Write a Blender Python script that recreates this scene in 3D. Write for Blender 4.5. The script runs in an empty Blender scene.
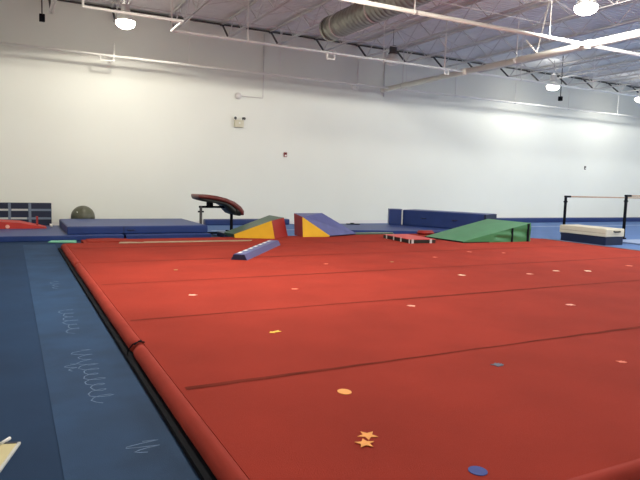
import bpy, bmesh, math, random
from mathutils import Vector, Matrix
random.seed(7)
COL = bpy.context.scene.collection
PI = math.pi
W = 19.16          # distance of the far wall
FZ = 0.12          # top of the raised spring floor

# ------------------------------------------------------------------ materials
MATS = {}
def mat(name, rgb, rough=0.6, metal=0.0, noise=0.0, scale=3.0, bump=0.0, bscale=60.0, spec=0.5, emit=None, estr=0.0, stretch=None, tint=None):
    if name in MATS: return MATS[name]
    m = bpy.data.materials.new(name); m.use_nodes = True
    nt = m.node_tree; N = nt.nodes; L = nt.links
    b = N['Principled BSDF']
    b.inputs['Base Color'].default_value = (*rgb, 1)
    b.inputs['Roughness'].default_value = rough
    b.inputs['Metallic'].default_value = metal
    b.inputs['Specular IOR Level'].default_value = spec
    tc = N.new('ShaderNodeTexCoord')
    vec = tc.outputs['Object']
    if stretch:
        mp = N.new('ShaderNodeMapping'); mp.inputs['Scale'].default_value = stretch
        L.new(vec, mp.inputs['Vector']); vec = mp.outputs['Vector']
    if noise > 0:
        n = N.new('ShaderNodeTexNoise'); n.inputs['Scale'].default_value = scale; n.inputs['Detail'].default_value = 5
        L.new(vec, n.inputs['Vector'])
        cr = N.new('ShaderNodeValToRGB')
        cr.color_ramp.elements[0].position = .3; cr.color_ramp.elements[1].position = .7
        t = tint or rgb
        cr.color_ramp.elements[0].color = (*[max(0, c*(1-noise)) for c in rgb], 1)
        cr.color_ramp.elements[1].color = (*[min(1, c*(1+noise)) for c in t], 1)
        L.new(n.outputs['Fac'], cr.inputs['Fac']); L.new(cr.outputs['Color'], b.inputs['Base Color'])
    if bump > 0:
        n2 = N.new('ShaderNodeTexNoise'); n2.inputs['Scale'].default_value = bscale; n2.inputs['Detail'].default_value = 3
        L.new(vec, n2.inputs['Vector'])
        bp = N.new('ShaderNodeBump'); bp.inputs['Strength'].default_value = bump; bp.inputs['Distance'].default_value = 0.01
        L.new(n2.outputs['Fac'], bp.inputs['Height']); L.new(bp.outputs['Normal'], b.inputs['Normal'])
    if emit:
        b.inputs['Emission Color'].default_value = (*emit, 1); b.inputs['Emission Strength'].default_value = estr
    MATS[name] = m
    return m

M_wall = mat('painted_wall', (.82, .835, .775), .75, noise=.02, scale=.4, bump=.05, bscale=30)
M_deck = mat('metal_deck', (.80, .79, .77), .6, noise=.05, scale=2)
M_steel = mat('painted_joist_steel', (.68, .655, .64), .55, noise=.06, scale=3)
M_dark_steel = mat('dark_steel', (.07, .065, .065), .5)
M_pipe = mat('white_painted_pipe', (.80, .79, .76), .35, noise=.03, scale=4)
M_beigepipe = mat('cream_main_pipe', (.74, .71, .64), .35, noise=.05, scale=2)
M_galv = mat('galvanised_duct', (.34, .34, .30), .38, metal=.7, noise=.15, scale=6)
M_redcarpet = mat('red_carpet', (.285, .031, .019), .95, noise=.10, scale=1.3, bump=.35, bscale=220, spec=.12)
M_redvinyl = mat('red_edge_fabric', (.28, .032, .021), .9, noise=.10, scale=3, bump=.15, bscale=20, spec=.15)
M_seam = mat('dark_red_seam', (.16, .024, .016), .95, noise=.2, scale=6, spec=.05)
M_black = mat('black_base', (.006, .007, .011), .9, spec=.1)
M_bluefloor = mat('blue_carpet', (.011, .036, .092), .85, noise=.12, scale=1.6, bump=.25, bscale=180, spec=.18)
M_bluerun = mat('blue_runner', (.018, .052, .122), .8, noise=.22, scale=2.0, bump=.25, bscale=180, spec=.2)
M_bluefar = mat('lit_blue_carpet', (.080, .165, .38), .8, noise=.06, scale=1.5)  # blue carpet with the far side's stronger light put into its colour
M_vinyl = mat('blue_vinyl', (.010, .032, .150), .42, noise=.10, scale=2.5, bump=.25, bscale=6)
M_vinyltop = mat('blue_vinyl_lit', (.024, .052, .20), .45, noise=.12, scale=2.5, bump=.25, bscale=6)  # lighter copy of the blue vinyl for mat tops, top light put into colour
M_navy = mat('navy_vinyl', (.004, .010, .040), .45, noise=.15, scale=3)
M_greyblue = mat('pale_blue_vinyl', (.22, .30, .48), .5, noise=.08, scale=3)
M_green = mat('green_vinyl', (.045, .190, .075), .42, noise=.10, scale=2.5, bump=.2, bscale=7)
M_dgreen = mat('dark_green_vinyl', (.035, .085, .050), .42, noise=.15, scale=3, bump=.2, bscale=7)
M_mint = mat('mint_rubber', (.16, .48, .33), .6, noise=.05)
M_yellow = mat('yellow_vinyl', (.76, .47, .03), .45, noise=.06, scale=3)
M_redv = mat('dark_red_vinyl', (.28, .018, .014), .42, noise=.1, scale=4)
M_purple = mat('purple_vinyl', (.055, .045, .17), .45, noise=.12, scale=5)
M_purtop = mat('violet_vinyl_top', (.085, .095, .25), .45, noise=.12, scale=5)
M_white = mat('white_plastic', (.80, .79, .76), .5)
M_tan = mat('tan_wood_strip', (.33, .25, .16), .6, noise=.15, scale=6)
M_cream = mat('cream_vinyl', (.62, .56, .43), .5, noise=.06, scale=3, bump=.15, bscale=8)
M_brown = mat('oxblood_leather', (.13, .020, .016), .38, noise=.2, scale=4)
M_blackpad = mat('black_padding', (.008, .009, .007), .5, noise=.2, scale=6)
M_ball = mat('olive_grey_rubber', (.095, .098, .065), .38, noise=.15, scale=5)
M_strap = mat('grey_blue_webbing', (.16, .20, .27), .7)
M_strapl = mat('pale_webbing', (.55, .56, .55), .7)
M_rail = mat('wooden_rail', (.44, .30, .20), .5, noise=.15, scale=20)
M_lens = mat('lamp_lens', (1, 1, 1), .3, emit=(1.0, .93, .80), estr=25)
M_alu = mat('lamp_reflector', (.75, .75, .72), .3, metal=.6)
M_beigebox = mat('almond_plastic', (.62, .59, .45), .5)
M_orange = mat('orange_felt', (.85, .36, .09), .8)
M_yel2 = mat('yellow_felt', (.88, .60, .08), .8)
M_blue2 = mat('blue_felt', (.035, .06, .26), .8)
M_slate = mat('slate_blue_felt', (.09, .11, .16), .8)
M_pink = mat('pale_pink_felt', (.85, .42, .33), .8)
M_pale = mat('pale_cream_felt', (.85, .66, .50), .8)
M_olive = mat('olive_felt', (.28, .16, .06), .8)
M_coral = mat('coral_felt', (.75, .20, .13), .8)
M_chalk = mat('chalk', (.11, .175, .29), .9, noise=.3, scale=25)

# ------------------------------------------------------------------ helpers
def finish(name, bm, m, parent=None, smooth=False, loc=None):
    me = bpy.data.meshes.new(name)
    bmesh.ops.recalc_face_normals(bm, faces=bm.faces)
    bm.to_mesh(me); bm.free()
    if isinstance(m, (list, tuple)):
        for x in m: me.materials.append(x)
    else: me.materials.append(m)
    if smooth:
        for p in me.polygons: p.use_smooth = True
    o = bpy.data.objects.new(name, me); COL.objects.link(o)
    if parent: o.parent = parent
    if loc is not None: o.location = loc
    return o
def thing(name, label, cat, loc=(0, 0, 0), rz=0, group=None):
    o = bpy.data.objects.new(name, None); o.empty_display_size = .1; COL.objects.link(o)
    o.location = loc; o.rotation_euler = (0, 0, rz)
    o['label'] = label; o['category'] = cat
    if group: o['group'] = group
    return o
def tag(o, label, cat, group=None):
    o['label'] = label; o['category'] = cat
    if group: o['group'] = group
    return o
def struct(o): o['kind'] = 'structure'; return o
def box(bm, x0, x1, y0, y1, z0, z1, bev=0, seg=2):
    r = bmesh.ops.create_cube(bm, size=1)
    vs = r['verts']
    for v in vs:
        v.co = Vector((x0+(v.co.x+.5)*(x1-x0), y0+(v.co.y+.5)*(y1-y0), z0+(v.co.z+.5)*(z1-z0)))
    if bev > 0:
        es = list({e for v in vs for e in v.link_edges})
        bmesh.ops.bevel(bm, geom=es, offset=bev, segments=seg, profile=.6, affect='EDGES')
    return bm
def B(*a, **k):
    bm = bmesh.new(); return box(bm, *a, **k)
def tube(bm, pts, r, seg=10, caps=True):
    pts = [Vector(p) for p in pts]
    n = len(pts); rs = r if isinstance(r, (list, tuple)) else [r]*n
    rings = []; prev = None
    for i, p in enumerate(pts):
        if i == 0: t = pts[1]-p
        elif i == n-1: t = p-pts[i-1]
        else: t = (pts[i+1]-p).normalized()+(p-pts[i-1]).normalized()
        t.normalize()
        if prev is None:
            a = Vector((0, 0, 1)) if abs(t.z) < .9 else Vector((1, 0, 0))
            u = t.cross(a).normalized()
        else:
            u = (prev-t*prev.dot(t)).normalized()
        prev = u; v = t.cross(u)
        k = 1.0
        if 0 < i < n-1:
            c = (pts[i+1]-p).normalized().dot((p-pts[i-1]).normalized()); k = 1/max(.5, math.sqrt(max(.01, (1+c)/2)))
        rings.append([bm.verts.new(p+(u*math.cos(2*PI*j/seg)+v*math.sin(2*PI*j/seg))*rs[i]) for j in range(seg)])
    for a, b in zip(rings, rings[1:]):
        for j in range(seg): bm.faces.new((a[j], a[(j+1) % seg], b[(j+1) % seg], b[j]))
    if caps: bm.faces.new(rings[0]); bm.faces.new(rings[-1])
    return bm
def T(pts, r, seg=10): return tube(bmesh.new(), pts, r, seg)
def lathe(bm, prof, seg=24, center=(0, 0, 0)):
    c = Vector(center); rings = []
    for (r, z) in prof:
        rings.append([bm.verts.new(c+Vector((max(r, 1e-4)*math.cos(2*PI*j/seg), max(r, 1e-4)*math.sin(2*PI*j/seg), z))) for j in range(seg)])
    for a, b in zip(rings, rings[1:]):
        for j in range(seg): bm.faces.new((a[j], a[(j+1) % seg], b[(j+1) % seg], b[j]))
    bm.faces.new(rings[0]); bm.faces.new(rings[-1])
    return bm
def prism_y(prof, y0, y1):      # profile in (x,z) extruded along y
    bm = bmesh.new()
    a = [bm.verts.new((x, y0, z)) for x, z in prof]; b = [bm.verts.new((x, y1, z)) for x, z in prof]
    n = len(prof)
    for i in range(n): bm.faces.new((a[i], a[(i+1) % n], b[(i+1) % n], b[i]))
    bm.faces.new(a); bm.faces.new(b); return bm
def prism_z(pts, z0, z1, bev=0):
    bm = bmesh.new()
    a = [bm.verts.new((x, y, z0)) for x, y in pts]; b = [bm.verts.new((x, y, z1)) for x, y in pts]
    n = len(pts)
    for i in range(n): bm.faces.new((a[i], a[(i+1) % n], b[(i+1) % n], b[i]))
    bm.faces.new(a); bm.faces.new(b)
    if bev: bmesh.ops.bevel(bm, geom=bm.edges[:], offset=bev, segments=2, affect='EDGES')
    return bm
def poly3(faces):
    bm = bmesh.new(); d = {}
    def V(p):
        p = tuple(p)
        if p not in d: d[p] = bm.verts.new(p)
        return d[p]
    for f in faces: bm.faces.new([V(p) for p in f])
    return bm

# ------------------------------------------------------------------ room shell
XL, XR, YB, ZC = -3.2, 34.0, -9.0, 6.52
struct(finish('floor', B(XL, XR, YB, W, -.12, 0), M_bluefloor))
struct(finish('wall_back', B(XL-.2, XR+.2, W, W+.2, -.12, ZC+.3), M_wall))
struct(finish('wall_left', B(XL-.2, XL, YB, W, -.12, ZC+.3), M_wall))
struct(finish('wall_right', B(XR, XR+.2, YB, W, -.12, ZC+.3), M_wall))
struct(finish('wall_front', B(XL-.2, XR+.2, YB-.2, YB, -.12, ZC+.3), M_wall))
# corrugated deck: ribs run across the joists
bm = bmesh.new()
y = YB; prof = []
while y < W:
    prof += [(y, ZC), (y+.045, ZC), (y+.065, ZC+.045), (y+.13, ZC+.045)]
    y += .15
prof.append((W, ZC))
top = [(W, ZC+.12), (YB, ZC+.12)]
a = [bm.verts.new((XL, p[0], p[1])) for p in prof]; b = [bm.verts.new((XR, p[0], p[1])) for p in prof]
for i in range(len(prof)-1): bm.faces.new((a[i], a[i+1], b[i+1], b[i]))
ta = [bm.verts.new((XL, p[0], p[1])) for p in top]; tb = [bm.verts.new((XR, p[0], p[1])) for p in top]
bm.faces.new((ta[0], ta[1], tb[1], tb[0]))
bm.faces.new((a[-1], ta[0], tb[0], b[-1])); bm.faces.new((a[0], b[0], tb[1], ta[1]))
struct(finish('ceiling', bm, M_deck))
struct(finish('baseboard_back', B(XL, XR, W-.02, W, 0, .13), M_white))
# far floor: lighter sheet with its stronger light painted in, and a pale line
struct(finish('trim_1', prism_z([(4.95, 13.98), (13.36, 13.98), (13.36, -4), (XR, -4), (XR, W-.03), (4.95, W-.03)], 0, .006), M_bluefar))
bm = bmesh.new(); box(bm, 5.2, XR, 16.78, 16.98, .006, .010)
struct(finish('trim_2', bm, M_greyblue))
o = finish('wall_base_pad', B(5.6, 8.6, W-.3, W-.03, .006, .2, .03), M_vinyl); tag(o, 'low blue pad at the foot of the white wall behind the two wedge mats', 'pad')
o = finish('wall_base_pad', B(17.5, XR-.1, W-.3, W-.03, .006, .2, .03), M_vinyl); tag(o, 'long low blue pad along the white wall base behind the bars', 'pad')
# wall ledger angle under the deck
bm = bmesh.new(); box(bm, XL, XR, W-.05, W, ZC-.07, ZC-.03)
struct(finish('trim_3', bm, M_dark_steel))

# ------------------------------------------------------------------ joists
def joist_meshes():
    z0, z1 = 5.92, 6.44
    y0, y1 = -3.0, 18.5
    tb = bmesh.new()
    for s in (-1, 1): box(tb, s*.012, s*.055, y0, W-.02, z1+.045, z1+.052); box(tb, s*.012, s*.018, y0, W-.02, z1, z1+.052)
    bb = bmesh.new()
    for s in (-1, 1): box(bb, s*.012, s*.062, y0, y1, z0, z0+.009); box(bb, s*.012, s*.018, y0, y1, z0, z0+.045)
    wb = bmesh.new()
    step = 1.22; y = y1-.03; up = False; k = 0
    p = Vector((0, y, z0+.02))
    pts = [p]
    while y > y0+step:
        y -= step/2; up = not up
        pts.append(Vector((0, y, (z1+.03) if up else (z0+.02))))
    tube(wb, pts, .018, 6)
    eb = bmesh.new(); tube(eb, [(0, y1-.03, z0+.02), (0, W-.1, z1+.0)], .032, 6)
    box(eb, -.06, .06, W-.16, W-.02, z1-.02, z1+.0)
    return tb, bb, wb, eb
jt, jb, jw, je = joist_meshes()
jl = 'grey open-web steel roof joist running from far wall overhead'
j0 = thing('roof_joist', jl, 'joist', (-.6, 0, 0), group='roof joists under the metal deck')
finish('top_chord', jt, M_steel, j0); finish('bottom_chord', jb, M_steel, j0); finish('web', jw, M_steel, j0); finish('end_brace', je, M_dark_steel, j0)
JX = [-.6+1.69*k for k in range(20)]
for x in JX[1:]:
    r = j0.copy(); COL.objects.link(r); r.location = (x, 0, 0)
    for c in j0.children:
        d = c.copy(); COL.objects.link(d); d.parent = r
# bridging: crossed angles between joists
for yb in (15.5, 11.0, 6.5):
    bm = bmesh.new()
    for x0, x1 in zip(JX, JX[1:]):
        tube(bm, [(x0+.06, yb, 6.42), (x1-.06, yb, 5.97)], .013, 4); tube(bm, [(x0+.06, yb+.035, 5.97), (x1-.06, yb+.035, 6.42)], .013, 4)
    o = finish('joist_bridging', bm, M_steel)
    tag(o, {15.5: 'row of crossed steel bridging between the joists nearest the far wall', 11.0: 'row of crossed steel bridging between the joists above middle of the floor',
            6.5: 'row of crossed steel bridging between the joists nearest the viewer'}[yb], 'bridging')
    bm = bmesh.new(); tube(bm, [(JX[0], yb+.9, 5.90), (JX[-1], yb+.9, 5.90)], .014, 5)
    o = finish('bridging_rod', bm, M_steel)
    tag(o, {15.5: 'thin steel rod tying the joist bottoms together nearest the far wall', 11.0: 'thin steel rod tying the joist bottoms together above middle of the floor',
            6.5: 'thin steel rod tying the joist bottoms together nearest the viewer'}[yb], 'rod')

# ------------------------------------------------------------------ sprinkler pipes
PZ = 4.94
t = thing('sprinkler_main', 'thick cream sprinkler main pipe sloping across the ceiling view toward far wall', 'pipe', (12.22, 0, PZ))
finish('pipe', T([(0, 18.75, 0), (0, -3, 0)], .085, 16), M_beigepipe, t, True)
for yy in (18.75, 14.37, 10.06): finish('coupling', T([(0, yy-.12, 0), (0, yy+.12, 0)], .105, 16), M_beigepipe, t, True)
for yy in (17.6, 12.3, 7.4):
    bm = bmesh.new(); tube(bm, [(0, yy, .07), (0, yy, ZC-PZ-.05)], .012, 6); tube(bm, [(0, yy-.03, 0), (0, yy+.03, 0)], .09, 14)
    finish('hanger', bm, M_steel, t)
bm = bmesh.new(); tube(bm, [(.0, 11.6, .08), (.35, 11.6, ZC-PZ-.1)], .02, 6); tube(bm, [(.0, 11.6, .08), (-.25, 11.75, .4)], .02, 6)
finish('sway_brace', bm, M_beigepipe, t)
def branch(name, label, pts, r, hang, drops, z=PZ):
    t = thing(name, label, 'pipe', (0, 0, z))
    finish('pipe', T(pts, r, 10), M_pipe, t, True)
    for x, yy in hang:
        bm = bmesh.new(); tube(bm, [(x, yy, r*.5), (x, yy, ZC-z-.04)], .014, 6); tube(bm, [(x-.015, yy, 0), (x+.015, yy, 0)], r*1.35, 10)
        finish('hanger', bm, M_pipe, t)
    for x, yy, wd, hh, up in drops:
        bm = bmesh.new()
        tube(bm, [(x-wd, yy, 0), (x-wd, yy, -hh), (x, yy, -hh), (x, yy, up)], .024, 8)
        finish('sprinkler_drop', bm, M_pipe, t, True)
    return t
branch('sprinkler_branch', 'white sprinkler pipe running level along the far wall above lamp shadows', [(-3.1, 18.36, 0), (33.9, 18.36, 0)], .036,
       [(4.9, 18.36), (7.9, 18.36), (12.9, 18.36), (15.2, 18.36), (18.3, 18.36), (21.4, 18.36), (24.6, 18.36), (28, 18.36)],
       [(2.72, 18.36, .38, .14, .35), (10.84, 18.36, .22, .16, .95)])
branch('sprinkler_branch', 'white sprinkler pipe below the joists, second one out from the far wall', [(1.39, 13.42, 1.2), (1.39, 13.42, 0), (3.42, 13.40, 0), (3.42, 14.37, 0), (33.9, 14.37, 0)], .036,
       [(5.3, 14.37), (9.3, 14.37), (14.5, 14.37), (17.9, 14.37), (21, 14.37), (24, 14.37)], [(7.75, 14.37, .22, .16, .05), (11.45, 14.37, -.15, .14, 1.5)])
t = branch('sprinkler_branch', 'white sprinkler pipe nearest the viewer crossing the top of the view', [(4.0, 10.06, 0), (33.9, 10.06, 0)], .042,
       [(7.2, 10.06), (10.96, 10.06), (14.8, 10.06), (18.9, 10.06)], [])
# tall risers that drop to the second branch
t = thing('sprinkler_riser', 'tall white vertical pipe rising at the jog of the second sprinkler pipe', 'pipe', (3.42, 14.37, PZ)); finish('pipe', T([(0, 0, 0.03), (0, 0, 1.5)], .022, 8), M_pipe, t, True)

# ------------------------------------------------------------------ duct
t = thing('air_duct', 'round spiral galvanised air duct hanging under the ceiling', 'duct', (7.62, 0, 5.56))
bm = bmesh.new(); yy = 14.35; pts = []; rs = []
while yy > -2:
    pts += [(0, yy, 0), (0, yy-.10, 0), (0, yy-.12, 0), (0, yy-.14, 0)]; rs += [.30, .30, .314, .30]; yy -= .16
tube(bm, pts, rs, 28)
finish('spiral_tube', bm, M_galv, t, True)
finish('end_collar', T([(0, 14.32, 0), (0, 14.42, 0)], .325, 28), M_galv, t)
bm = bmesh.new(); box(bm, .20, .36, 12.7, 13.9, -.20, .02, .01)
finish('outlet_grille', bm, M_white, t)
bm = bmesh.new(); box(bm, -.33, .33, 10.95, 11.35, .1, .38, .01)
finish('saddle', bm, M_steel, t)
for yy in (13.9, 12.2, 9.8):
    bm = bmesh.new(); tube(bm, [(0, yy-.02, 0), (0, yy+.02, 0)], .318, 24); tube(bm, [(0, yy, .3), (0, yy, .9)], .01, 6)
    finish('hanger_band', bm, M_steel, t)

# ------------------------------------------------------------------ high bay lamps
def lamp_parts(lens):
    hb = bmesh.new(); lathe(hb, [(.03, .42), (.10, .40), (.12, .36), (.12, .20), (.15, .17), (.15, .14)], 20)
    rb = bmesh.new(); lathe(rb, [(.12, .16), (.17, .10), (.225, .0), (.25, -.02), (.25, -.03), (.23, -.03), (.2, .0), (.12, .10)], 28)
    lb = bmesh.new(); lathe(lb, [(.235, -.025), (.24, -.09), (.21, -.15), (.12, -.20), (0, -.21)], 28)
    kb = bmesh.new(); tube(kb, [(0, 0, .41), (0, 0, .93)], .008, 6)
    return hb, rb, lb, kb
def lamp(x, y, z, label, on=True, up=.10, energy=900, color=(1, .95, .86)):
    t = thing('high_bay_lamp', label, 'lamp', (x, y, z))
    hb, rb, lb, kb = lamp_parts(on)
    finish('housing', hb, M_steel if on else M_dark_steel, t, True); finish('reflector', rb, M_alu, t, True)
    finish('lens', lb, M_lens if on else M_white, t, True); finish('cable', kb, M_dark_steel, t)
    if on:
        ld = bpy.data.lights.new('lamp_light', 'SPOT'); ld.energy = energy; ld.color = color
        ld.spot_size = math.radians(170 if y > 15 else 178); ld.spot_blend = .06; ld.shadow_soft_size = .10 if y > 15 else .22
        lo = bpy.data.objects.new('lamp_light', ld); COL.objects.link(lo); lo.parent = t; lo.location = (0, 0, -.24)
        ud = bpy.data.lights.new('ceiling_fill', 'POINT'); ud.energy = energy*up; ud.color = color; ud.shadow_soft_size = .12  # added point light above the housing to brighten the ceiling
        uo = bpy.data.objects.new('ceiling_fill', ud); COL.objects.link(uo); uo.parent = t; uo.location = (0, 0, .50)
    return t
E0 = 900
LZ = 5.56
warm = (1, .95, .82); cool = (1, 1, .95)
lamp(2.75, 16.6, LZ, 'lit round high-bay lamp near top left, close to far wall', up=.04, energy=E0*.17, color=warm)
lamp(11.1, 16.6, LZ, 'unlit dark high-bay lamp with white rim among joists behind the second sprinkler pipe', on=False)
lamp(19.0, 17.1, LZ, 'lit round high-bay lamp below joists right of the thick cream pipe', energy=E0*.09, color=cool)
lamp(24.4, 17.1, LZ, 'lit round high-bay lamp at right edge of view near far wall', energy=E0*.09, color=cool)
lamp(11.3, 9.4, LZ, 'large bright high-bay lamp at the top right, nearest the viewer', energy=E0*.75, color=cool)
lamp(2.9, 8.0, LZ, 'lit high-bay lamp overhead above the left side of red floor', up=.05, energy=E0*1.45, color=warm)
lamp(19.4, 8.2, LZ, 'lit high-bay lamp over the space right of the red floor', up=.12, energy=E0*1.3, color=cool)
lamp(27.5, 8.2, LZ, 'lit high-bay lamp farthest to the right of the red floor', up=.12, energy=E0*1.3, color=cool)
lamp(11.4, 1.5, LZ, 'lit high-bay lamp over the near edge of the red floor', energy=E0*.6, color=cool)
lamp(2.9, 0, LZ, 'lit high-bay lamp over the spot the viewer stands on', energy=E0*.25, color=warm)
lamp(20, 1.5, LZ, 'lit high-bay lamp over the near right of the hall', energy=E0*1.2, color=cool)

# hanging droppers
for x, y, z0, z1, lb in ((.72, 15.4, 5.0, 5.9, 'thin dark rod with small black box hanging near the left edge'),
                         (18.2, 16.0, 4.78, 6.4, 'thin dark rod with small black end hanging right of lit lamp')):
    t = thing('hanging_sensor', lb, 'sensor', (x, y, 0))
    finish('rod', T([(0, 0, z0+.1), (0, 0, z1)], .016, 6), M_dark_steel, t)
    finish('end_box', B(-.06, .06, -.06, .06, z0-.02, z0+.14, .01), M_black, t)
# conduit with round bell on wall
t = thing('wall_bell', 'grey conduit bending to a round grey bell high on white wall', 'bell', (6.75, W, 4.27))
finish('conduit', T([(0.05, -.05, 0), (.85, -.05, 0), (.87, -.05, .03), (.87, -.05, 2.1)], .016, 8), M_steel, t, True)
bm = bmesh.new(); tube(bm, [(0, -.0, 0), (0, -.07, 0), (0, -.10, 0)], [.11, .10, .04], 20)
finish('bell', bm, M_steel, t, True)
# vertical conduit under main
t = thing('wall_conduit', 'thin grey vertical conduit on the wall behind the end of thick pipe', 'conduit', (12.45, W-.03, 0)); finish('pipe', T([(0, 0, 4.75), (0, 0, 6.4)], .02, 8), M_steel, t, True)
# emergency light
t = thing('emergency_light', 'almond emergency light box with two small lamp heads on white wall', 'emergency light', (6.78, W, 3.38))
finish('box', B(-.15, .15, -.12, 0, -.14, .10, .015), M_beigebox, t)
for s in (-1, 1):
    bm = bmesh.new(); tube(bm, [(s*.12, -.08, .10), (s*.12, -.09, .15)], .015, 8); tube(bm, [(s*.13, -.05, .17), (s*.16, -.16, .15)], [.03, .045], 14)
    h = finish('lamp_head', bm, M_dark_steel, t, True)
finish('test_panel', B(-.03, .03, -.127, -.12, -.02, .02), M_white, t)
# fire alarm pull
t = thing('alarm_station', 'small dark red and white alarm call point on the white wall', 'alarm', (8.5, W, 2.42))
finish('body', B(-.055, .055, -.05, 0, -.08, .08, .008), M_redv, t)
finish('front_plate', B(-.035, .035, -.058, -.05, -.06, -.005), M_white, t)
finish('handle', B(-.03, .03, -.07, -.05, .02, .045), M_black, t)
t = thing('wall_switch', 'tiny dark switch with pale plate on the white wall above blue bars', 'switch', (23.7, W, 2.5))
finish('plate', B(-.05, .05, -.03, 0, -.08, .08, .005), M_dark_steel, t); finish('rocker', B(-.025, .025, -.045, -.03, -.05, 0), M_white, t)

# ------------------------------------------------------------------ red spring floor
RX0, RX1, RY0, RY1 = .93, 13.15, 1.86, 13.92
t = thing('spring_floor', 'large raised red carpeted gymnastics spring floor', 'spring floor', (0, 0, 0))
finish('carpet_deck', prism_z([(RX0+.06, RY0+.06), (RX1, RY0+.06), (RX1, 11.9), (12.95, 12.2), (12.6, RY1), (1.35, RY1), (1.35, 13.25), (RX0+.06, 13.25)], .02, FZ), M_redcarpet, t)
finish('base', prism_z([(.842, 1.80), (RX1+.02, 1.80), (RX1+.02, 11.8), (12.62, RY1), (1.37, RY1), (1.37, 13.27), (.842, 13.27)], 0.0005, .034), M_black, t)  # black base runs out past the pads to paint the shadow under the edge
for k, ys in enumerate((3.90, 6.0, 8.12, 10.2, 12.25)):
    bm = bmesh.new(); n = 60; wd = .066
    xs = [RX0+.1+(12.8-RX0)*i/n for i in range(n+1)]
    off = [random.uniform(-.008, .008) for _ in xs]
    A_ = [bm.verts.new((x, ys+o_-wd/2*(.6+.4*math.sin(x*1.3+k)), FZ+.0025)) for x, o_ in zip(xs, off)]
    B_ = [bm.verts.new((x, ys+o_+wd/2*(.7+.3*math.cos(x*.9+k)), FZ+.0025)) for x, o_ in zip(xs, off)]
    for i in range(n): bm.faces.new((A_[i], A_[i+1], B_[i+1], B_[i]))
    finish('carpet_seam', bm, M_seam, t)
EP = [(.925, .034), (.897, .038), (.886, .055), (.892, .078), (.906, .100), (.928, .117), (.950, .1215), (.985, .1202), (.985, .034)]
def edge_strip(L, wave=.0012, seed=0):
    rnd = random.Random(seed); bm = bmesh.new(); n = max(4, int(L/.12)); rings = []
    for i in range(n+1):
        y = L*i/n; w = wave*math.sin(y*2.1+seed)+rnd.uniform(-wave, wave)*.5
        e = 0
        if i in (0, n): e = .012
        rings.append([bm.verts.new((x-.93+(e if x < .93 else 0)+w*(1 if x < .95 else .2), y, z+(w*.8-e*.6 if z > .06 else 0))) for x, z in EP])
    m = len(EP)
    for a, b in zip(rings, rings[1:]):
        for j in range(m): bm.faces.new((a[j], a[(j+1) % m], b[(j+1) % m], b[j]))
    bm.faces.new(rings[0]); bm.faces.new(rings[-1]); return bm
for i, (y0, y1) in enumerate(((1.84, 5.12), (5.15, 10.28), (10.30, 13.25))):
    finish('edge_pad', edge_strip(y1-y0, seed=i), M_redvinyl, t, True, (.93, y0, 0))
for i, (x0, x1) in enumerate(((.95, 4.2), (4.22, 8.6), (8.62, 13.15))):
    o = finish('edge_pad', edge_strip(x1-x0, seed=5+i), M_redvinyl, t, True, (x1, 1.865, 0)); o.rotation_euler = (0, 0, PI/2)
finish('edge_border', prism_z([(RX1+.0, 1.95), (RX1+.16, 1.95), (RX1+.16, 11.85), (RX1+.0, 11.9)], .0, FZ+.006), M_navy, t)
o = finish('corner_flap', prism_z([(1.42, 13.35), (2.0, 13.3), (2.55, 13.05), (2.3, 13.85), (1.9, 14.05), (1.45, 13.95)], FZ, FZ+.018, .006), M_redcarpet, t)
# dark cord at the joint of the edge
bm = bmesh.new(); tube(bm, [(1.0, 5.14, .127), (.95, 5.135, .137), (.90, 5.135, .118), (.862, 5.135, .07), (.85, 5.11, .03), (.845, 5.0, .012)], .006, 6)
tube(bm, [(.985, 5.20, .128), (.955, 5.15, .138), (.91, 5.10, .125)], .006, 6)
finish('joint_lacing', bm, M_black, t)

# lighter blue runner beside the red floor
t = thing('blue_runner', 'faded lighter blue carpet runner beside the left edge of red floor', 'carpet', (0, 0, 0))
finish('carpet', B(.215, .84, -4, 14.2, .0002, .003), M_bluerun, t)
def scribble(pts, w=.006):
    bm = bmesh.new(); vs = []
    for i, (x, y) in enumerate(pts):
        a = Vector(pts[max(0, i-1)]); b = Vector(pts[min(len(pts)-1, i+1)]); d = (b-a).normalized(); n = Vector((-d.y, d.x))*w/2
        vs.append((bm.verts.new((x+n.x, y+n.y, .004)), bm.verts.new((x-n.x, y-n.y, .004))))
    for a, b in zip(vs, vs[1:]): bm.faces.new((a[0], b[0], b[1], a[1]))
    return bm
rnd = random.Random(3)
def zigzag(x0, x1, y0, y1, n):
    pts = []
    for i in range(n*8):
        f = i/(n*8-1); ph = f*n*2*PI
        pts.append(((x0+x1)/2+(x1-x0)/2*math.sin(ph)*(.75+.25*math.sin(ph*.37))+rnd.uniform(-.006, .006), y0+(y1-y0)*f+.05*math.cos(ph)*(y1-y0)))
    return pts
for a in ((.44, .62, 5.55, 5.1, 3), (.45, .62, 5.1, 4.2, 7), (.45, .62, 7.3, 6.2, 6), (.55, .76, 3.45, 3.3, 2), (.47, .6, 9.3, 8.7, 3), (.36, .46, 5.15, 4.95, 2)):
    finish('chalk_scribble', scribble(zigzag(*a), .009), M_chalk, t)

# clipboard-like game board on blue floor
t = thing('activity_board', 'pale yellow board with grey rim and white clip lying on blue floor', 'board', (-.085, 3.55, 0), math.radians(-17))
finish('board', B(-.30, .065, -.18, .165, .001, .016, .003), M_strapl, t)
finish('sheet', B(-.28, .050, -.165, .135, .016, .019), mat('yellow_sheet', (.62, .55, .30), .6), t)
finish('top_band', B(-.28, .050, .137, .158, .016, .021), M_navy, t)
bm = bmesh.new(); tube(bm, [(-.03, .13, .024), (-.005, .20, .024)], .010, 10); finish('clip', bm, M_white, t, True)
bm = bmesh.new(); lathe(bm, [(.014, .019), (.014, .022)], 14, (-.07, .01, 0)); finish('dot', bm, M_purple, t)

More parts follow.
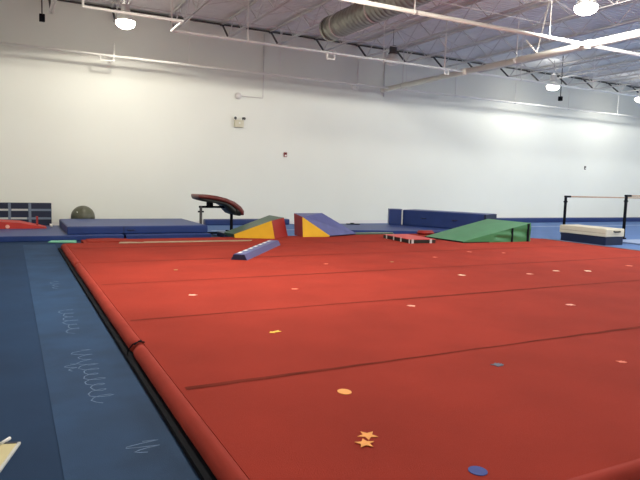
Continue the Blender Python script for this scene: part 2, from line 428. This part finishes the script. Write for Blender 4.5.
# ------------------------------------------------------------------ floor markers
def disc(cx, cy, rx, ry, n=20): return [(cx+rx*math.cos(2*PI*i/n), cy+ry*math.sin(2*PI*i/n)) for i in range(n)]
def star(cx, cy, r, a0, n=5, k=.45): return [(cx+(r if i % 2 == 0 else r*k)*math.cos(a0+PI*i/n), cy+(r if i % 2 == 0 else r*k)*math.sin(a0+PI*i/n)) for i in range(2*n)]
def arrow(cx, cy, s, a):
    p = [(-1, .0), (-.35, .55), (-.35, .25), (.9, .35), (.7, 0), (.9, -.35), (-.35, -.25), (-.35, -.55)]
    return [(cx+s*(x*math.cos(a)-y*math.sin(a)), cy+s*(x*math.sin(a)+y*math.cos(a))) for x, y in p]
def hand(cx, cy, s, a):
    p = [(-.5, -.5), (.4, -.6), (.9, -.35), (.5, -.25), (1, -.05), (.5, .02), (.95, .3), (.4, .25), (.5, .6), (0, .4), (-.6, .5), (-.4, 0)]
    return [(cx+s*(x*math.cos(a)-y*math.sin(a)), cy+s*(x*math.sin(a)+y*math.cos(a))) for x, y in p]
def marker(name, pts, m, label, cat='marker', z=0.0, group=None):
    o = finish(name, prism_z(pts, FZ+.0005+z, FZ+.004+z), m)
    tag(o, label, cat, group)
marker('arrow_marker', arrow(2.19, 5.08, .066, .25), M_yel2, 'yellow arrow-shaped marker lying in the left middle of red floor')
marker('disc_marker', disc(2.0, 3.42, .047, .055), M_orange, 'orange round marker lying above the two orange stars')
marker('star_marker', star(1.772, 2.755, .062, .5), M_orange, 'orange star marker, the upper of the touching pair')
marker('star_marker', star(1.700, 2.665, .058, 1.25), M_orange, 'orange star marker, the lower of the touching pair', z=.004)
marker('disc_marker', disc(2.06, 2.17, .047, .05), M_blue2, 'blue round marker near the front edge of red floor')
marker('hand_marker', hand(3.44, 3.48, .068, .2), M_slate, 'dark slate ragged marker on the red floor right of centre')
pm = [((1.94, 7.08), .07, M_pink, 'pale pink marker on the left part of red floor beyond yellow arrow'),
      ((2.24, 9.1), .055, M_olive, 'dull olive marker left on the red floor, nearest the tan strip'),
      ((3.30, 7.05), .06, M_coral, 'small coral marker left of centre, beyond the yellow arrow'),
      ((4.16, 5.61), .065, M_pink, 'pale pink marker at the centre of red floor'),
      ((6.10, 4.99), .07, M_pink, 'pale pink marker right of centre, between two nearest seams'),
      ((4.49, 3.14), .05, M_coral, 'coral marker near the right edge of view on the front panel'),
      ((6.36, 7.32), .08, M_pale, 'cream marker on the red floor in front of green incline tip'),
      ((8.90, 6.98), .09, M_pale, 'cream marker just right of the brightest cream marker on red floor'),
      ((8.35, 7.17), .07, M_pale, 'brightest cream marker in front of the green incline, right group'),
      ((7.59, 7.05), .07, M_pink, 'pink marker just left of the brightest cream marker'),
      ((10.35, 7.21), .08, M_coral, 'coral marker farthest right on the red floor'),
      ((6.14, 8.95), .06, M_olive, 'dull olive marker in the middle, before the red panel block'),
      ((8.76, 9.84), .07, M_coral, 'coral marker in front of the green incline low edge'),
      ((9.4, 9.5), .06, M_coral, 'coral marker in front of the green incline straps'),
      ((4.83, 9.05), .05, M_coral, 'coral marker right of the violet foam beam near end'),
      ((7.4, 9.3), .06, M_coral, 'coral marker between red panel block and viewer')]
for (p, s, m, lb) in pm: marker('cutout_marker', hand(p[0], p[1], s, random.uniform(0, 6)), m, lb, group='small cut-out markers on the red floor')

# ------------------------------------------------------------------ mats, left side
t = thing('mint_strip', 'flat mint green strip lying on blue floor by red floor corner', 'strip', (0, 0, 0))
finish('strip', prism_z([(.72, 14.5), (1.3, 14.3), (1.33, 14.75), (.8, 14.8)], .008, .03, .004), M_mint, t)
def mat_thing(name, label, cat, x0, x1, y0, y1, z0, z1, ms, mt=None, piping=None, rz=0, origin=None, bev=.02, seams=(), handles=()):
    ox, oy = origin or ((x0+x1)/2, (y0+y1)/2)
    t = thing(name, label, cat, (ox, oy, z0), rz)
    a, b, c, d = x0-ox, x1-ox, y0-oy, y1-oy; h = z1-z0
    finish('cover', B(a, b, c, d, 0, h, bev, 3), ms, t)
    if mt: finish('lighter_top', B(a+bev, b-bev, c+bev, d-bev, h-.001, h+.004, .002), mt, t)
    for sx in seams:
        finish('side_seam', B(sx-ox-.01, sx-ox+.01, c-.004, c+.004, .01, h-.01), M_navy, t)
    for hx in handles:
        bm = bmesh.new(); tube(bm, [(hx-ox-.09, c-.0, h*.5), (hx-ox-.06, c-.03, h*.48), (hx-ox+.06, c-.03, h*.48), (hx-ox+.09, c, h*.5)], .012, 6)
        finish('handle', bm, M_navy, t)
    return t
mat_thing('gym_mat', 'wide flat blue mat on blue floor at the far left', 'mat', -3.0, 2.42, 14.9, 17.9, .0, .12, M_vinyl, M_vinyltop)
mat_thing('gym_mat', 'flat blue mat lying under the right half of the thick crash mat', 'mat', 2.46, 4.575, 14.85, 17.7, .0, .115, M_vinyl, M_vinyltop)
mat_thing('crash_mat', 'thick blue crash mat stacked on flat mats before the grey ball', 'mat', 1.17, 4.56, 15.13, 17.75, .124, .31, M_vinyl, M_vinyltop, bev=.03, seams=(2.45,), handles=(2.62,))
# exercise ball
t = thing('exercise_ball', 'olive grey exercise ball behind the thick blue crash mat', 'ball', (1.84, 18.35, .325))
bm = bmesh.new(); bmesh.ops.create_uvsphere(bm, u_segments=36, v_segments=24, radius=.325)
finish('ball', bm, M_ball, t, True)
bm = bmesh.new(); 
for k in (-.5, -.25, 0, .25, .5):
    r = math.sqrt(1-k*k)*.3255; pts = [(r*math.cos(2*PI*i/36), r*math.sin(2*PI*i/36), k*.325) for i in range(37)]
    tube(bm, pts, .0035, 5)
finish('ribs', bm, M_ball, t, True)
finish('valve', T([(-.17, -.25, .15), (-.180, -.262, .158)], .014, 10), M_white, t)
# strapped panel by wall
t = thing('strapped_panel', 'navy panel crossed by grey straps with pale patches as gaps, leaning at the left wall base', 'panel', (-.5, 18.75, 0), 0)
finish('pad', B(-1.4, 1.54, 0, .12, .0, .70, .02), M_navy, t)
for xx in (-1.1, -.55, -.02, .47, .98): finish('vertical_strap', B(xx-.035, xx+.035, -.012, .0, .01, .69), M_strap, t)
for zz in (.50, .26): finish('horizontal_strap', B(-1.39, 1.53, -.020, -.012, zz-.03, zz+.03), M_strap, t)
for x0, x1, zz in ((.22, .44, .505), (.52, .93, .505), (.2, .43, .265), (.5, .9, .265)):
    finish('gap_patch', B(x0, x1, -.027, -.020, zz-.025, zz+.025), M_strapl, t)  # added pale patches stand in for gaps where the white wall shows through
# springboard
t = thing('springboard', 'low red wedge springboard with white badge at the left edge', 'springboard', (0, 0, .125))
finish('board', poly3([[(-.9, 16.9, .22), (.2, 16.9, .15), (.82, 16.9, .02), (.82, 16.9, 0), (-.9, 16.9, 0)],
                       [(-.9, 17.5, .24), (-.9, 17.5, 0), (.82, 17.5, 0), (.82, 17.5, .02), (.2, 17.5, .17)],
                       [(-.9, 16.9, .22), (.2, 16.9, .15), (.2, 17.5, .17), (-.9, 17.5, .24)],
                       [(.2, 16.9, .15), (.82, 16.9, .02), (.82, 17.5, .02), (.2, 17.5, .17)],
                       [(-.9, 16.9, 0), (.82, 16.9, 0), (.82, 17.5, 0), (-.9, 17.5, 0)],
                       [(-.9, 16.9, 0), (-.9, 16.9, .22), (-.9, 17.5, .24), (-.9, 17.5, 0)]]), mat('springboard_red', (.50, .03, .02), .5, noise=.1), t)
bm = bmesh.new(); tube(bm, [(-.08, 16.9, .055), (-.08, 16.885, .055)], [.05, .045], 16)
finish('badge', bm, M_pink, t)
finish('upright', B(.58, .63, 17.15, 17.2, .05, .30), M_redv, t)
t = thing('white_cup', 'small white cup standing on flat blue mat beside springboard tip', 'cup', (.95, 17.3, .125))
bm = bmesh.new(); lathe(bm, [(.035, 0), (.045, .09), (.041, .09), (.032, .01)], 14); finish('cup', bm, M_white, t, True)

# ------------------------------------------------------------------ vaulting table
t = thing('vaulting_table', 'dark red leather vaulting table on black metal frame', 'vaulting table', (0, 16.0, 0))
TOPL = [(4.32, 1.085), (4.335, 1.115), (4.62, 1.11), (4.86, 1.085), (5.10, 1.03), (5.34, .935), (5.52, .81), (5.61, .69), (5.60, .58)]
MID = [(4.33, 1.02), (4.36, 1.03), (4.64, 1.01), (4.86, .975), (5.08, .92), (5.26, .84), (5.40, .74), (5.50, .65), (5.53, .57)]
BOT = [(4.35, .99), (4.46, .955), (4.66, .91), (4.86, .89), (5.04, .86), (5.14, .80), (5.22, .70), (5.32, .60), (5.46, .55)]
def slab(up, lo, half, crown):
    bm = bmesh.new(); rings = []
    for i in range(len(up)):
        (ux, uz), (lx, lz) = up[i], lo[i]
        hw = half*(.8 if i == 0 else 1)
        ring = [bm.verts.new((lx+.12, -hw*.97, lz-.025))]
        for yy, f in ((-hw, .5), (-hw*.96, .85), (-hw*.85, 1), (0, 1+crown), (hw*.85, 1), (hw*.96, .85), (hw, .5)):
            ring.append(bm.verts.new((lx+.12+(ux-lx)*f, yy, lz-.025+(uz-lz)*f)))
        ring.append(bm.verts.new((lx+.12, hw*.97, lz-.025)))
        rings.append(ring)
    n = 9
    for a, b in zip(rings, rings[1:]):
        for j in range(n): bm.faces.new((a[j], a[(j+1) % n], b[(j+1) % n], b[j]))
    bm.faces.new(rings[0]); bm.faces.new(rings[-1]); return bm
finish('padded_top', slab(TOPL, MID, .44, .12), M_brown, t, True)
finish('underside', slab(MID, BOT, .42, 0), M_blackpad, t, True)
finish('mount', B(4.82, 4.92, -.15, .15, .75, .92), M_black, t)
finish('end_roll', T([(5.585, -.42, .655), (5.585, .42, .655)], .105, 18), M_blackpad, t, True)
finish('cross_bar', T([(4.57, 0, .75), (5.5, 0, .75)], .03, 8), M_black, t)
for xx in (4.62, 5.50):
    finish('leg', T([(xx, 0, .03), (xx, 0, .78)], .036 if xx < 5 else .042, 10), M_black if xx > 5 else M_dark_steel, t)
    bm = bmesh.new(); tube(bm, [(xx-.08, 0, .62), (xx+.08, 0, .62)], .022, 8); finish('adjusting_knob', bm, M_black, t)
for xx in (4.62, 5.50): finish('foot', B(xx-.035, xx+.035, -.42, .42, 0, .07, .01), M_black, t)
finish('base_rail', B(4.62, 5.50, -.04, .04, .0, .06, .01), M_black, t)
o = mat_thing('base_pad', 'dark navy low pad in front of the vaulting table legs', 'pad', 4.92, 5.5, 14.9, 15.5, 0, .12, M_navy, M_strap, bev=.02)

# ------------------------------------------------------------------ wedges
t = thing('wedge_mat', 'wedge mat with green top, yellow side and red end', 'wedge mat', (0, 0, 0))
A, A2, L0, L2, Bq, C, N, F, R, D = [(4.8, 13.7, .12), (4.78, 13.7, .21), (4.8, 14.45, .12), (4.78, 14.45, .19), (5.69, 13.33, .12), (6.27, 13.85, .12), (5.6, 13.33, .56), (6.13, 13.8, .60), (5.98, 14.4, .625), (6.1, 14.45, .12)]
finish('core', poly3([[A, A2, L2, L0], [A, L0, D, C, Bq], [L0, L2, R, D], [C, D, R, F]]), M_dgreen, t)
finish('green_top', poly3([[A2, N, R, L2], [N, F, R]]), M_dgreen, t)
finish('yellow_side', poly3([[A, Bq, N, A2]]), M_yellow, t)
finish('red_end', poly3([[Bq, C, F, N]]), M_redv, t)
t = thing('wedge_mat', 'wedge mat with blue sloping top, yellow side and dark red end', 'wedge mat', (.05, 0, 0))
A = (6.53, 13.6, .12); Bq = (7.22, 13.5, .12); C = (8.22, 13.85, .13); D = (6.55, 14.15, .12)
B2 = (7.25, 13.49, .15); C2 = (8.26, 13.85, .16)
N = (6.50, 13.6, .63); Lq = (6.52, 14.15, .69); F = (7.32, 14.1, .70)
finish('core', poly3([[D, Lq, F, C], [A, D, C, Bq], [Bq, C, C2, B2], [F, C2, C]]), M_navy, t)
finish('blue_top', poly3([[N, B2, C2, F], [N, F, Lq]]), M_purtop, t)
finish('yellow_side', poly3([[A, Bq, B2, N]]), M_yellow, t)
finish('red_end', poly3([[A, N, Lq, D]]), M_redv, t)
# green incline
t = thing('incline_mat', 'large green incline mat with black straps at the far edge of red floor', 'incline mat', (0, 0, FZ))
n0, n1, f0, f1, ht = (9.94, 11.43), (12.13, 11.34), (9.85, 12.85), (12.1, 12.92), .49
hl = .035
def p(q, z): return (q[0], q[1], z)
finish('slope_cover', poly3([[p(n0, hl), p(n1, ht), p(f1, ht), p(f0, hl)], [p(n0, 0), p(n0, hl), p(f0, hl), p(f0, 0)], [p(f0, 0), p(f0, hl), p(f1, ht), p(f1, 0)],
      [p(n0, 0), p(f0, 0), p(f1, 0), p(n1, 0)]]), M_green, t)
# wrinkled near side
bm = bmesh.new(); nx, nz = 40, 8; g = []
for i in range(nx+1):
    u = i/nx; x = n0[0]+(n1[0]-n0[0])*u; y = n0[1]+(n1[1]-n0[1])*u; top = hl+(ht-hl)*u; col = []
    for j in range(nz+1):
        v = j/nz; w = 0
        if 0 < j < nz and u > .45: w = .018*math.sin(14*u+9*v)*math.sin(PI*v)
        col.append(bm.verts.new((x, y-w-.0, top*v)))
    g.append(col)
for i in range(nx):
    for j in range(nz): bm.faces.new((g[i][j], g[i+1][j], g[i+1][j+1], g[i][j+1]))
finish('gusset_side', bm, M_green, t, True)
finish('end_panel', poly3([[p(n1, 0), p(f1, 0), p(f1, ht), p(n1, ht)]]), M_green, t)
for u, wd in ((.71, .022), (.955, .03)):
    x = n0[0]+(n1[0]-n0[0])*u; y = n0[1]+(n1[1]-n0[1])*u; top = hl+(ht-hl)*u
    finish('strap', B(x-wd, x+wd, y-.026, y-.0, .0, top-.0), M_black, t)
finish('low_edge_binding', poly3([[(9.93, 11.42, 0), (9.935, 11.42, hl), (9.84, 12.85, hl), (9.835, 12.85, 0)], [(9.94, 11.415, 0), (10.75, 11.38, 0), (10.75, 11.38, .02), (9.94, 11.415, .02)]]), M_black, t)

# ------------------------------------------------------------------ violet foam beam
t = thing('foam_beam', 'violet foam floor beam with white dashes lying on red floor', 'beam', (3.56, 9.92, FZ), math.atan2(2.2, 1.60)-PI/2)
Lb = 2.7
finish('beam', prism_y([(-.15, 0), (.15, 0), (.10, .10), (-.10, .10)], 0, Lb), M_purple, t)
finish('top_stripe', prism_y([(-.085, .0995), (.085, .0995), (.085, .102), (-.085, .102)], .02, Lb-.02), M_purtop, t)
for k in range(7):
    y0 = .18+k*.36
    finish('white_dash', prism_y([(-.085, .102), (-.025, .102), (-.025, .1045), (-.085, .1045)], y0, y0+.17), M_white, t)
finish('end_cap', prism_y([(-.14, .005), (.14, .005), (.095, .095), (-.095, .095)], -.006, 0), M_navy, t)
o = finish('tan_strip', prism_z([(2.0, 13.0), (4.9, 12.9), (5.0, 13.05), (2.05, 13.2)], FZ, FZ+.015, .003), M_tan)
tag(o, 'long flat tan strip lying at the far left edge of red floor', 'strip')

# ------------------------------------------------------------------ red panel block
t = thing('folded_panel_mat', 'low red-topped panel block with black sides and white straps on red floor', 'mat', (8.48, 11.62, FZ), math.radians(-5))
finish('body', B(0, .71, 0, 1.36, 0, .085, .008), M_blackpad, t)
finish('red_top', B(.0, .71, .0, 1.36, .085, .10, .004), mat('bright_red_top', (.52, .06, .05), .5, noise=.1), t)
for yy in (.02, .42, .78, 1.15): finish('strap', B(-.008, 0, yy, yy+.05, .0, .10), M_strapl, t)
for xx in (.03, .54): finish('strap', B(xx, xx+.06, -.008, 0, 0, .10), M_strapl, t)
o = finish('green_pad', prism_z([(8.25, 14.15), (9.3, 14.0), (9.75, 14.15), (9.9, 14.4), (9.2, 14.55), (8.4, 14.5)], .008, .13, .03), M_dgreen)
tag(o, 'low dark green pad between red floor and flat blue mat', 'pad')
o = finish('red_cushion', prism_z([(10.25, 13.5), (10.62, 13.45), (10.78, 13.65), (10.45, 13.85), (10.22, 13.75)], FZ, FZ+.11, .035), M_redv, None, True)
tag(o, 'small dark red cushion between red panel block and tall blue mat', 'cushion')

# ------------------------------------------------------------------ blue mats, centre
a0 = math.atan2(-.31, .95)
t = thing('gym_mat', 'flat blue mat behind the red floor under the tall blue mat', 'mat', (8.6, 15.1, .007), a0)
finish('cover', B(0, 5.6, 0, 2.6, 0, .133, .02, 3), M_vinyl, t); finish('lighter_top', B(.02, 5.58, .02, 2.58, .132, .137, .002), M_vinyltop, t)
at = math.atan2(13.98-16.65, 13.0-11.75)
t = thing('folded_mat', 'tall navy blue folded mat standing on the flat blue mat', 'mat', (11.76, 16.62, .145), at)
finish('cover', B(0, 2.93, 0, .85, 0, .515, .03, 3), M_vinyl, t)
finish('lighter_top', B(.02, 2.91, .02, .83, .514, .519), M_vinyltop, t)
for xx in (.8, 1.9):
    bm = bmesh.new(); tube(bm, [(xx-.09, 0, .28), (xx-.05, -.03, .27), (xx+.05, -.03, .27), (xx+.09, 0, .28)], .014, 6)
    finish('handle', bm, M_navy, t)
finish('end_binding', B(2.87, 2.935, -.008, .858, .01, .51), M_navy, t)
t = thing('folded_mat', 'short blue folded mat with white edge line left of tall mat', 'mat', (11.33, 16.80, .145), math.radians(-30))
finish('cover', B(0, .46, 0, .6, 0, .525, .02, 3), M_vinyl, t)
finish('white_piping', B(.42, .46, -.02, -.0, .02, .51), M_strapl, t)
t = thing('black_strap', 'small black strap lying behind the flat blue mat by wall', 'strap', (9.9, 17.05, .14), -.3)
finish('strap', B(-.05, .4, -.0, .12, .003, .03, .008), M_black, t); finish('buckle', B(.1, .2, -.01, .13, .03, .05), M_black, t)

# ------------------------------------------------------------------ block and bars at the right
mat_thing('pit_block', 'navy mat block on blue floor under the cream mat', 'mat', 14.48, 15.20, 10.86, 12.38, .007, .235, M_navy, None, bev=.02)
t = mat_thing('cream_mat', 'cream vinyl mat with black handle stacked on navy block', 'mat', 14.45, 15.21, 10.84, 12.42, .238, .465, M_cream, None, bev=.03)
bm = bmesh.new(); tube(bm, [(-.08, -.785, .15), (-.06, -.82, .145), (.16, -.82, .145), (.18, -.785, .15)], .018, 8); finish('handle', bm, M_black, t)
finish('seam', B(-.385, -.378, -.75, .75, .095, .105), M_tan, t)
for yy in (11.4, 12.1):
    bm = bmesh.new()
o = mat_thing('gym_mat', 'pale grey-blue flat mat at the right edge beside navy block', 'mat', 15.75, 19.5, 9.7, 11.7, .007, .05, M_greyblue, None)
def bar(x, y, z, length, label, ft):
    t = thing('gymnastic_bar', label, 'gymnastic bar', (x, y, 0))
    for xx in (0, length):
        finish('post', T([(xx, 0, .03), (xx, 0, z-.02)], .045, 12), M_black, t, True)
        finish('foot', B(xx-.06, xx+.06, -ft, ft, .006, .05, .01), M_black, t)
        bm = bmesh.new(); tube(bm, [(xx-.07, 0, z-.17), (xx+.07, 0, z-.17)], .03, 8); finish('height_knob', bm, M_black, t)
    finish('rail', T([(.12, 0, z), (length-.12, 0, z)], .024, 10), M_rail, t, True)
    for a, b in ((-.05, .22), (length-.22, length+.05)): finish('rail_fitting', T([(a, 0, z), (b, 0, z)], .034, 10), M_black, t, True)
    return t
bar(16.38, 13.9, 1.265, 4.2, 'black-posted low bar with wooden rail behind cream mat', .07)
bar(17.07, 12.2, 1.36, 3.0, 'slightly taller black-posted bar cut off by the right edge', .07)

# ------------------------------------------------------------------ camera
Mrows = [(0.88816991, 0.01999344, -0.45908003), (-0.45862942, 0.10057155, -0.88291813), (0.02851783, 0.99472892, 0.09849421)]
cd = bpy.data.cameras.new('camera'); cam = bpy.data.objects.new('camera', cd); COL.objects.link(cam)
R3 = Matrix(Mrows)
cam.matrix_world = Matrix.Translation((0, 0, 1.55)) @ R3.to_4x4()
cd.sensor_width = 36; cd.lens = 597.0/640*36; cd.clip_start = .05; cd.clip_end = 200
sc = bpy.context.scene; sc.camera = cam
w = bpy.data.worlds.new('world'); sc.world = w; w.use_nodes = True
w.node_tree.nodes['Background'].inputs['Color'].default_value = (.05, .05, .055, 1)
w.node_tree.nodes['Background'].inputs['Strength'].default_value = .2
sc.view_settings.view_transform = 'Standard'; sc.view_settings.look = 'None'; sc.view_settings.gamma = 1
sc.view_settings.use_curve_mapping = False
sc.view_settings.exposure = 0.46
